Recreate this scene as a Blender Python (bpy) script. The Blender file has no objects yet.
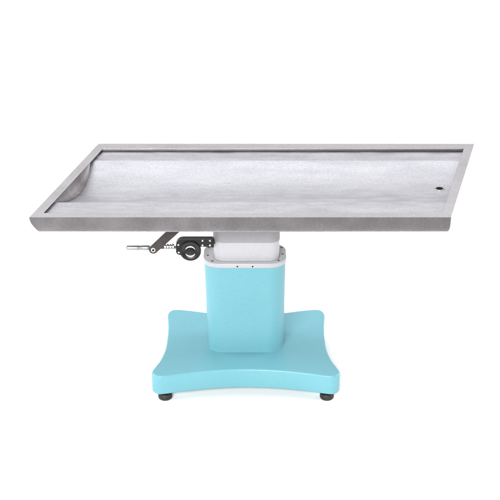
import bpy, bmesh, math, random
from mathutils import Vector, Matrix
random.seed(7)
S = bpy.context.scene
C = S.collection

# ---------------------------------------------------------------- camera
cd = bpy.data.cameras.new('camera'); cam = bpy.data.objects.new('camera', cd); C.objects.link(cam)
cd.sensor_fit = 'HORIZONTAL'; cd.sensor_width = 36; cd.lens = 36*1400/500
cd.clip_start = .05; cd.clip_end = 200
cam.location = (0, -4.2, 2.413); cam.rotation_euler = (math.radians(65), 0, 0)
S.camera = cam
S.view_settings.view_transform = 'Standard'; S.view_settings.look = 'None'
S.view_settings.gamma = 1; S.view_settings.exposure = 1.3

# ---------------------------------------------------------------- studio surround: bright overhead and behind, dim behind the camera
w = bpy.data.worlds.new('World'); S.world = w; w.use_nodes = True
nt = w.node_tree; nt.nodes.clear()
out = nt.nodes.new('ShaderNodeOutputWorld'); bg = nt.nodes.new('ShaderNodeBackground')
tc = nt.nodes.new('ShaderNodeTexCoord'); sp = nt.nodes.new('ShaderNodeSeparateXYZ')
mad = nt.nodes.new('ShaderNodeMath'); mad.operation = 'MULTIPLY_ADD'; mad.inputs[1].default_value = .55
rp = nt.nodes.new('ShaderNodeValToRGB')
nt.links.new(tc.outputs['Generated'], sp.inputs[0])
nt.links.new(sp.outputs['Z'], mad.inputs[0]); nt.links.new(sp.outputs['Y'], mad.inputs[2])
nt.links.new(mad.outputs[0], rp.inputs[0])
rp.color_ramp.elements[0].position = 0; rp.color_ramp.elements[0].color = (.075, .064, .061, 1)
rp.color_ramp.elements[1].position = .5; rp.color_ramp.elements[1].color = (1, 1, 1.02, 1)
nt.links.new(rp.outputs[0], bg.inputs[0]); bg.inputs[1].default_value = .8
nt.links.new(bg.outputs[0], out.inputs[0])

def area(name, loc, target, size, size_y, power, col=(1, 1, 1)):
    l = bpy.data.lights.new(name, 'AREA'); l.shape = 'RECTANGLE'; l.size = size; l.size_y = size_y
    l.energy = power; l.color = col
    o = bpy.data.objects.new(name, l); C.objects.link(o); o.location = loc
    o.rotation_euler = (Vector(target)-Vector(loc)).to_track_quat('-Z', 'Y').to_euler()
    return o
area('softbox_front', (-.9, -4.9, 2.7), (0, 0, .2), 2.4, 1.4, 205, (1, .995, .985))
area('softbox_side', (-4.2, .8, 2.2), (0, .5, .1), 2.2, 1.8, 50)
area('softbox_side', (4.2, 1.0, 2.2), (0, .5, .1), 2.2, 1.8, 50)

# ---------------------------------------------------------------- materials
def mat(name, col, rough=.5, metal=0., coat=0.):
    m = bpy.data.materials.new(name); m.use_nodes = True
    b = m.node_tree.nodes['Principled BSDF']
    b.inputs['Base Color'].default_value = (*col, 1); b.inputs['Roughness'].default_value = rough
    b.inputs['Metallic'].default_value = metal; b.inputs['Coat Weight'].default_value = coat
    return m, m.node_tree, b
def noise(t, scale, stretch=(1, 1, 1), detail=4):
    tc = t.nodes.new('ShaderNodeTexCoord'); mp = t.nodes.new('ShaderNodeMapping')
    mp.inputs['Scale'].default_value = stretch
    n = t.nodes.new('ShaderNodeTexNoise'); n.inputs['Scale'].default_value = scale; n.inputs['Detail'].default_value = detail
    t.links.new(tc.outputs['Object'], mp.inputs[0]); t.links.new(mp.outputs[0], n.inputs['Vector'])
    return n.outputs['Fac']
def ramp(t, fac, stops):
    r = t.nodes.new('ShaderNodeValToRGB'); t.links.new(fac, r.inputs[0])
    e = r.color_ramp.elements
    e[0].position, e[0].color = stops[0][0], (*stops[0][1], 1)
    e[1].position, e[1].color = stops[-1][0], (*stops[-1][1], 1)
    for p, c in stops[1:-1]:
        x = e.new(p); x.color = (*c, 1)
    return r.outputs[0]
def mix(t, a, b, f=1., mode='MULTIPLY'):
    m = t.nodes.new('ShaderNodeMix'); m.data_type = 'RGBA'; m.blend_type = mode; m.inputs[0].default_value = f
    t.links.new(a, m.inputs[6]); t.links.new(b, m.inputs[7]); return m.outputs[2]
def bump(t, b, fac, strength, dist):
    n = t.nodes.new('ShaderNodeBump'); n.inputs['Strength'].default_value = strength; n.inputs['Distance'].default_value = dist
    t.links.new(fac, n.inputs['Height']); 
    if b.inputs['Normal'].links: t.links.new(b.inputs['Normal'].links[0].from_socket, n.inputs['Normal'])
    t.links.new(n.outputs[0], b.inputs['Normal'])

def steel(name, lo, hi, rough, grain=.0005, streak=True, var=.1, wave=.002):
    m, t, b = mat(name, hi, rough, 1.)
    c1 = ramp(t, noise(t, 3.2, (1, 3.2, 2)), [(.3, lo), (.7, hi)])
    c2 = ramp(t, noise(t, 170, (1, 1, 1), 3), [(.32, (.84, .84, .85)), (.68, (1, 1, 1))])
    col = mix(t, c1, c2)
    if streak:
        col = mix(t, col, ramp(t, noise(t, 9, (.6, 3.5, 3), 5), [(.3, (.91, .91, .915)), (.7, (1, 1, 1))]))
    t.links.new(col, b.inputs['Base Color'])
    r = ramp(t, noise(t, 14, (1, 2.5, 1)), [(.3, (rough-var*.7,)*3), (.7, (rough+var,)*3)])
    t.links.new(r, b.inputs['Roughness'])
    if streak:                                       # faint wiping marks and scuffs
        sc = noise(t, 6, (1.2, 9, 4), 6)
        col = mix(t, col, ramp(t, sc, [(.25, (.82, .82, .83)), (.33, (1, 1, 1))]))
        t.links.new(col, b.inputs['Base Color'])
    bump(t, b, noise(t, 210, (1, 1, 1), 2), .5, grain)
    bump(t, b, noise(t, 11, (1, 1.6, 1), 3), .35, wave)
    return m
M_tray = steel('stainless_sheet', (.48, .479, .502), (.54, .539, .563), .47)
M_frame = steel('stainless_frame', (.50, .49, .50), (.56, .55, .565), .36, .0007, False, .03, .0006)
M_shaded = steel('shaded_steel', (.16, .145, .145), (.30, .28, .285), .4)  # trough end walls: their dark reflection is put into the steel colour
M_bright = steel('bright_steel', (.36, .36, .365), (.44, .44, .44), .3, .0001, False)
M_zinc, t, b = mat('zinc_plate', (.55, .55, .55), .4, .35)
t.links.new(ramp(t, noise(t, 120), [(.3, (.45, .45, .45)), (.7, (.6, .6, .6))]), b.inputs['Base Color'])
M_ring = steel('polished_ring', (.36, .36, .36), (.42, .42, .42), .4, .0001, False)
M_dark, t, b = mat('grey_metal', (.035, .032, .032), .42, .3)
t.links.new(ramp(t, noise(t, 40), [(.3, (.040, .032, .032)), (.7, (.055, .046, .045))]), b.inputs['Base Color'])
M_black, t, b = mat('black_metal', (.008, .009, .009), .38)
t.links.new(ramp(t, noise(t, 60), [(.3, (.0025, .003, .003)), (.7, (.007, .007, .007))]), b.inputs['Base Color'])
bump(t, b, noise(t, 260), .3, .0006)
M_rubber, t, b = mat('black_rubber', (.012, .01, .011), .6)
bump(t, b, noise(t, 200), .3, .0006)
M_hole, t, b = mat('dark_hole', (.004, .004, .004), .8); b.inputs['Specular IOR Level'].default_value = .1
def paint(name, lo, hi, rough, coat):
    m, t, b = mat(name, hi, rough, 0, coat); b.inputs['Coat Roughness'].default_value = .22
    b.inputs['Specular IOR Level'].default_value = .3
    c = mix(t, ramp(t, noise(t, 5), [(.3, lo), (.7, hi)]), ramp(t, noise(t, 120, (1, 1, 1), 2), [(.3, (.95, .96, .96)), (.7, (1, 1, 1))]))
    t.links.new(c, b.inputs['Base Color'])
    bump(t, b, noise(t, 330, (1, 1, 1), 2), .25, .0004)
    bump(t, b, noise(t, 12, (1, 1, 1), 2), .15, .002)
    return m
M_teal = paint('turquoise_paint', (.116, .308, .362), (.125, .326, .382), .5, .25)
M_white = paint('white_paint', (.36, .362, .385), (.385, .387, .41), .4, .2)
M_mount = paint('grey_paint', (.235, .225, .24), (.26, .25, .265), .5, 0)
M_paper, t, b = mat('white_paper', (.9, .9, .895), .85)
b.inputs['Specular IOR Level'].default_value = .1
bump(t, b, noise(t, 90), .1, .0005)

# ---------------------------------------------------------------- mesh helpers
def obj(name, bm, m, parent=None, smooth=40, bevel=0, seg=3):
    bmesh.ops.recalc_face_normals(bm, faces=bm.faces)
    me = bpy.data.meshes.new(name); bm.to_mesh(me); bm.free()
    o = bpy.data.objects.new(name, me); C.objects.link(o)
    if m: me.materials.append(m)
    for p in me.polygons: p.use_smooth = True
    me.set_sharp_from_angle(angle=math.radians(smooth))
    if bevel:
        md = o.modifiers.new('bevel', 'BEVEL'); md.width = bevel; md.segments = seg; md.limit_method = 'ANGLE'
        md.angle_limit = math.radians(35); md.harden_normals = True
    if parent: o.parent = parent
    return o
def skin(bm, rings, closed=False, cap=True):
    """rings: lists of points of equal count, joined into a tube"""
    V = [[bm.verts.new(p) for p in r] for r in rings]
    n = len(V[0]); k = len(V)
    for i in range(k if closed else k-1):
        a, b = V[i], V[(i+1) % k]
        for j in range(n): bm.faces.new((a[j], a[(j+1) % n], b[(j+1) % n], b[j]))
    if cap and not closed:
        bm.faces.new(V[0][::-1]); bm.faces.new(V[-1])
def rrect(cx, cy, hx, hy, r, z, n=10):
    pts = []
    for sx, sy, a0 in ((1, 1, 0), (-1, 1, 90), (-1, -1, 180), (1, -1, 270)):
        for i in range(n+1):
            a = math.radians(a0+90*i/n)
            pts.append((cx+sx*(hx-r)+r*math.cos(a), cy+sy*(hy-r)+r*math.sin(a), z))
    return pts
def lathe(bm, prof, origin, axis, n=32):
    """prof: (radius, distance along axis); open ends are capped"""
    q = Vector(axis).normalized().to_track_quat('Z', 'Y'); o = Vector(origin)
    skin(bm, [[o+q@Vector((r*math.cos(2*math.pi*j/n), r*math.sin(2*math.pi*j/n), d)) for j in range(n)] for r, d in prof])
def slab(bm, outline, y0, y1):
    """outline (x, z) extruded along y"""
    skin(bm, [[(x, y0, z) for x, z in outline], [(x, y1, z) for x, z in outline]])
def catmull(P, k=8):
    out = []; n = len(P)
    for i in range(n):
        p0, p1, p2, p3 = (Vector(P[(i+j-1) % n]) for j in range(4))
        for s in range(k):
            t = s/k
            out.append(.5*((2*p1)+(p2-p0)*t+(2*p0-5*p1+4*p2-p3)*t*t+(3*p1-p0-3*p2+p3)*t**3))
    return out

# ---------------------------------------------------------------- setting: white paper sweep
FL = -.0015
bm = bmesh.new()
prof = [(-1.0, FL), (-.5, FL), (1, FL), (3, FL), (6.5, FL)]
for i in range(1, 13):
    a = math.radians(90*i/12); prof.append((6.5+1.5*math.sin(a), FL+1.5-1.5*math.cos(a)))
prof.append((8.0, 5.5))
xs = [-7, -3, 0, 3, 7]
V = [[bm.verts.new((x, y, z)) for x in xs] for y, z in prof]
for i in range(len(prof)-1):
    for j in range(len(xs)-1): bm.faces.new((V[i][j], V[i][j+1], V[i+1][j+1], V[i+1][j]))
o = obj('floor', bm, M_paper); o['kind'] = 'structure'

# ---------------------------------------------------------------- the table
T = bpy.data.objects.new('veterinary_table', None); C.objects.link(T)
T.location = (-.0125, .02, FL)
T['label'] = 'stainless steel veterinary operating table on a turquoise pedestal with a white floor beneath'
T['category'] = 'operating table'
INV = Matrix.Translation((.0125, -.02, -FL))
def part(name, bm, m, parent=None, **k):
    if parent is None:
        bm.transform(INV); return obj(name, bm, m, T, **k)
    bm.transform(INV); return obj(name, bm, m, parent, **k)

# --- tray plan: slanted four-sided top
CN = [Vector((-.6734, -.2905)), Vector((.613, -.2905)), Vector((.7757, .3435)), Vector((-.5245, .3445))]
def inset(f, r, b, l):
    """corner points (front-left, front-right, back-right, back-left) with each side moved inwards"""
    lines = []
    for i, d in enumerate((f, r, b, l)):
        a, c = CN[i], CN[(i+1) % 4]; u = (c-a).normalized(); n = Vector((-u.y, u.x))
        lines.append((a+n*d, u))
    res = []
    for i in range(4):
        (p, u), (q, v) = lines[i-1], lines[i]
        t = ((q-p).x*v.y-(q-p).y*v.x)/(u.x*v.y-u.y*v.x); res.append(p+u*t)
    return res
RF, RR, RB, RL = .033, .030, .049, .030          # width of the raised rim on each side
TOP, LEDGE = .700, .6895
# --- frame: raised rim and folded skirt
bm = bmesh.new()
U = .012                                          # the rim is folded over the tray and leaves a dark gap under its edge
lev = [((RF-U, RR-U, RB-U, RL-U), LEDGE-.003), ((RF-U, RR-U, RB-U, RL-U), TOP-.0018), ((RF, RR, RB, RL), TOP-.0018), ((RF, RR, RB, RL), TOP-.0008), ((RF-.0006, RR-.0006, RB-.0006, RL-.0006), TOP),
       ((.0003,)*4, TOP), ((0,)*4, TOP-.0003), ((0, 0, 0, .001), .690), ((.0003, .0005, .001, .005), .678),
       ((.0005, .001, .002, .012), .667), ((.0008, .003, .003, .019), .658), ((.0015, .007, .004, .025), .6520), ((.003, .010, .006, .028), .650),
       ((.008, .0125, .010, .026), .653), ((.012, .015, .014, .018), .668), ((.016, .016, .028, .014), .682)]
rings = [[(p.x, p.y, z) for p in inset(*i)] for i, z in lev]
skin(bm, rings, closed=True)
frame = part('frame', bm, M_frame, smooth=28)
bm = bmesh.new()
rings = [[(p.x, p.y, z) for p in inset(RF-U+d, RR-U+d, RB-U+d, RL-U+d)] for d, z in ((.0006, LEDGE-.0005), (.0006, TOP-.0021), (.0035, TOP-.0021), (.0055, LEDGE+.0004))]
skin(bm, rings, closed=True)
part('gap_shade_strip', bm, M_dark)  # added dark strip that paints the shade line in the gap under the rim
# --- tray: ledges and the hollowed trough
ic = inset(RF-U+.0003, RR-U+.0003, RB-U+.0003, RL-U+.0003)
y0, y1 = ic[0].y, ic[3].y
TA, TB = -.150, .208; TM = (TA+TB)/2; TH = (TB-TA)/2
def troughz(y, u):
    sag = .045-.014*u
    if abs(y-TM) >= TH: return 0
    R = (TH*TH+sag*sag)/(2*sag)
    return -(math.sqrt(R*R-(y-TM)**2)-(R-sag))
ys = [y0, y0+.004, -.24, -.19, TA-.003]+[TA+(TB-TA)*i/48 for i in range(49)]+[TB+.003, .235, .265, y1-.004, y1]
NU = 64; COVE = .025                             # the trough ends turn up in a small cove
bm = bmesh.new(); V = []
for y in ys:
    t = (y-y0)/(y1-y0); a = ic[0].lerp(ic[3], t); c = ic[1].lerp(ic[2], t); row = []
    xa = a.x+COVE*troughz(y, 0)/-.045; xc = c.x-COVE*troughz(y, 1)/-.045
    for i in range(NU+1):
        u = i/NU; row.append(bm.verts.new((xa+(xc-xa)*u, y, LEDGE+troughz(y, u))))
    V.append(row)
for i in range(len(ys)-1):
    for j in range(NU): bm.faces.new((V[i][j], V[i][j+1], V[i+1][j+1], V[i+1][j]))
tray = part('tray', bm, M_tray, smooth=50)
# end walls of the trough and the box under it
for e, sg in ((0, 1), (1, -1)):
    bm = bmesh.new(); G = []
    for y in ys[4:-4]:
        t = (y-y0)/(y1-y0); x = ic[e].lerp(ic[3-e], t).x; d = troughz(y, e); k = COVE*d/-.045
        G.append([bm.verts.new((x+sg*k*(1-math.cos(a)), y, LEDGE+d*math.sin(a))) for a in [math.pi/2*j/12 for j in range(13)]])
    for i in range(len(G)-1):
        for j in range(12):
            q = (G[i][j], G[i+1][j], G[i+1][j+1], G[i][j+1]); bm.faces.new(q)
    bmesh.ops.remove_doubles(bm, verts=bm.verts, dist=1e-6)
    part('end_wall', bm, M_shaded, smooth=60)
bm = bmesh.new()
us = inset(.036, .036, .052, .049)
skin(bm, [[(p.x, p.y, z) for p in us] for z in (.6365, .6395)])
underside = part('underside_panel', bm, M_mount)
# --- drain
dz = LEDGE+troughz(.036, .94); dc = (.620, .036, dz)
bm = bmesh.new(); n = 40
lathe(bm, [(.0105, -.02), (.0105, .001), (.0118, .0022), (.0150, .0022), (.0168, .0012), (.0172, -.002), (.0172, -.02)], dc, (0, 0, 1), n)
drain = part('drain', bm, M_ring)
# open the ring: caps removed by a dark sunk disc
bm = bmesh.new(); lathe(bm, [(.0112, .0005), (.0112, .0026)], dc, (0, 0, 1), n); part('drain_hole', bm, M_hole, drain)

# --- pedestal
PX, PY = -.017, .021
bm = bmesh.new()
skin(bm, [rrect(PX+.0025*(1-k), PY, .1285+.0065*k, .081, .055, .1005+(.4165-.1005)*k) for k in (0, .25, .5, .75, 1)])
column = part('column', bm, M_teal, smooth=40)
bm = bmesh.new()
skin(bm, [rrect(PX, PY, .1355, .0815, .056, .4165), rrect(PX, PY, .1372, .0830, .057, .4180), rrect(PX, PY, .1372, .0830, .057, .4305),
          rrect(PX, PY, .1364, .0822, .0562, .4325), rrect(PX, PY, .1345, .0803, .055, .4333)])
collar = part('collar', bm, M_white, smooth=50)
CZ = .4333
for x, y in ((-.1400, .004), (-.1240, -.0395), (.0945, -.036), (.1085, .014), (.1060, .066), (-.1390, .066)):
    bm = bmesh.new(); lathe(bm, [(.0040, -.003), (.0040, .0005), (.0030, .0009)], (x, y, CZ), (0, 0, 1), 20)
    part('screw', bm, M_dark, collar)
for x in (-.0415, .0085):
    bm = bmesh.new(); lathe(bm, [(.0026, -.004), (.0026, .0008)], (x, PY-.0830, .4235), (0, -1, 0), 16)
    part('screw', bm, M_hole, collar)
NX, NY = -.0115, .022
bm = bmesh.new()
skin(bm, [rrect(NX, NY, .1085, .064, .036, z) for z in (.425, .5005)])
part('neck', bm, M_white)
bm = bmesh.new(); skin(bm, [rrect(NX, NY, .1093, .0648, .0366, z) for z in (.431, .4338)])
part('neck_shade_ring', bm, M_rubber)  # added dark ring, paints the shadow line where neck meets collar
bm = bmesh.new()
skin(bm, [rrect(NX, NY, .1085, .0625, .034, .5), rrect(NX, NY, .1102, .0655, .037, .5002), rrect(NX, NY, .1102, .0655, .037, .6370)])
part('mounting_sleeve', bm, M_mount)

# --- foot plate: four lobes, hollowed sides
half = [(0, -.174), (.07, -.1775), (.14, -.187), (.215, -.2035), (.262, -.2165), (.284, -.2185), (.299, -.2090), (.307, -.190), (.300, -.160), (.284, -.110),
        (.272, -.04), (.269, .03), (.269, .11), (.272, .165), (.276, .200), (.2755, .228), (.266, .250), (.247, .258), (.2, .250), (.135, .233), (.07, .226)]
P = half+[(0, .225)]+[(-x, y) for x, y in half[:0:-1]]
P = [(x*1.010-.0138, y) for x, y in P]
ol = catmull(P, 6)
def off(L, d):
    n = len(L); r = []
    for i in range(n):
        u = (L[(i+1) % n]-L[i-1]).normalized(); r.append(L[i]+Vector((-u.y, u.x))*d)
    return r
bm = bmesh.new()
skin(bm, [[(p.x, p.y, z) for p in off(ol, d)] for d, z in ((.008, .0300), (.003, .0305), (.0008, .032), (0, .035), (0, .0935), (.0006, .0966), (.0022, .0990), (.0048, .1003), (.008, .1005))])
base = part('base_plate', bm, M_teal, smooth=50)
for x, y in ((-.282, -.186), (.2555, -.186), (-.250, .222), (.224, .222)):
    bm = bmesh.new()
    lathe(bm, [(.012, .031), (.012, .021), (.0225, .0205), (.0235, .0190), (.0235, .0060), (.0225, .0015), (.0200, -.001), (.012, FL+.0002)], (x, y, 0), (0, 0, 1), 32)
    part('foot', bm, M_rubber)

# --- tilting gear on the left
MY = -.030
def capsule(x0, z0, x1, z1, w, n=10, w1=None):
    w1 = w if w1 is None else w1
    a = math.atan2(z1-z0, x1-x0); r = []
    for i in range(n+1):
        t = a+math.pi/2+math.pi*i/n; r.append((x0+w*math.cos(t), z0+w*math.sin(t)))
    for i in range(n+1):
        t = a-math.pi/2+math.pi*i/n; r.append((x1+w1*math.cos(t), z1+w1*math.sin(t)))
    return r
Y = -.050                                            # front plane of the gear
bm = bmesh.new(); slab(bm, capsule(-.3162, .4796, -.160, .634, .0145, w1=.0165), Y-.003, Y+.003)
lever = part('lever_arm', bm, M_dark, bevel=.0008)
bm = bmesh.new(); lathe(bm, [(.0078, -.001), (.0078, .0022), (.0068, .0034), (.0044, .0036), (.0040, .0016)], (-.3162, Y-.003, .4796), (0, -1, 0), 24)
pb = part('pivot_bolt', bm, M_zinc, lever)
bm = bmesh.new(); lathe(bm, [(.0036, .001), (.0036, .0030)], (-.3162, Y-.003, .4796), (0, -1, 0), 6)
part('socket', bm, M_hole, pb)
# threaded rod: pale knurled grip on the left, slim shaft, adjusting nuts
bm = bmesh.new()
lathe(bm, [(.0018, 0), (.0024, .0035), (0.0071, .0045), (0.0082, .008), (0.0082, .045), (0.0073, .047), (0.0073, .050), (0.0084, .052), (0.0084, .078), (0.0068, .0805)], (-.4085, Y+.012, .480), (1, 0, .004), 24)
part('crank_grip', bm, M_bright)
bm = bmesh.new(); lathe(bm, [(.0042, 0), (.0042, .105)], (-.3285, Y+.012, .4795), (1, 0, .03), 16)
shaft = part('crank_shaft', bm, M_dark)
bm = bmesh.new(); pr = []
for k in range(4):
    x = k*.0088; r = (.0078, .0092, .0082, .0096)[k]
    pr += [(r*.6, x), (r, x+.0012), (r, x+.0060), (r*.6, x+.0074)]
lathe(bm, pr, (-.2815, Y+.012, .4845), (1, 0, .03), 10)
part('adjusting_nuts', bm, M_bright, shaft, smooth=20)
# gear housing: arm to the neck, rounded body, flange with two screws
bm = bmesh.new()
hl = [(-.1215, .5175), (-.2180, .5175)]
for i in range(1, 7):
    a = math.radians(90+90*i/6); hl.append((-.2180+.0245*math.cos(a), .493+.0245*math.sin(a)))
hl += [(-.2425, .470), (-.2395, .4625), (-.2300, .4585), (-.2200, .4560), (-.1750, .470), (-.1640, .4885), (-.1215, .4885)]
slab(bm, hl, Y, Y+.022)
house = part('gear_housing', bm, M_black, bevel=.0015)
bm = bmesh.new(); slab(bm, [(-.1300, .4850), (-.1300, .5050), (-.118, .5050), (-.118, .4850)], Y+.004, Y+.045)
part('bracket', bm, M_black, bevel=.001)
for x, z in ((-.1549, .5113), (-.1306, .5113), (-.1551, .4948), (-.1306, .4948), (-.2340, .4965), (-.2330, .4690)):
    bm = bmesh.new(); lathe(bm, [(.0033, -.002), (.0033, .0014), (.0022, .0024)], (x, Y, z), (0, -1, 0), 16)
    part('screw', bm, M_zinc, house)
WC = (-.1950, Y, .4755)
bm = bmesh.new()
lathe(bm, [(.030, -.012), (.0340, -.010), (.0350, -.006), (.0350, .004), (.0335, .0060), (.0240, .0064), (.0225, .0050), (.0130, .0050), (.0120, .0075), (.0040, .0085)], WC, (0, -1, 0), 48)
wheel = part('gear_wheel', bm, M_black, smooth=50)
for a0, a1 in ((25, 155), (205, 335)):
    bm = bmesh.new(); L = []
    for i in range(25):
        a = math.radians(a0+(a1-a0)*i/24); k = math.sin(math.pi*i/24)**.6; ri, ro = .0172-.0024*k, .0172+.0024*k
        c, s = math.cos(a), math.sin(a)
        L.append([(WC[0]+ri*c, Y-.0045, WC[2]+ri*s), (WC[0]+ri*c, Y-.0075, WC[2]+ri*s), (WC[0]+ro*c, Y-.0075, WC[2]+ro*s), (WC[0]+ro*c, Y-.0045, WC[2]+ro*s)])
    skin(bm, L); part('ring_segment', bm, M_zinc, wheel, smooth=60)
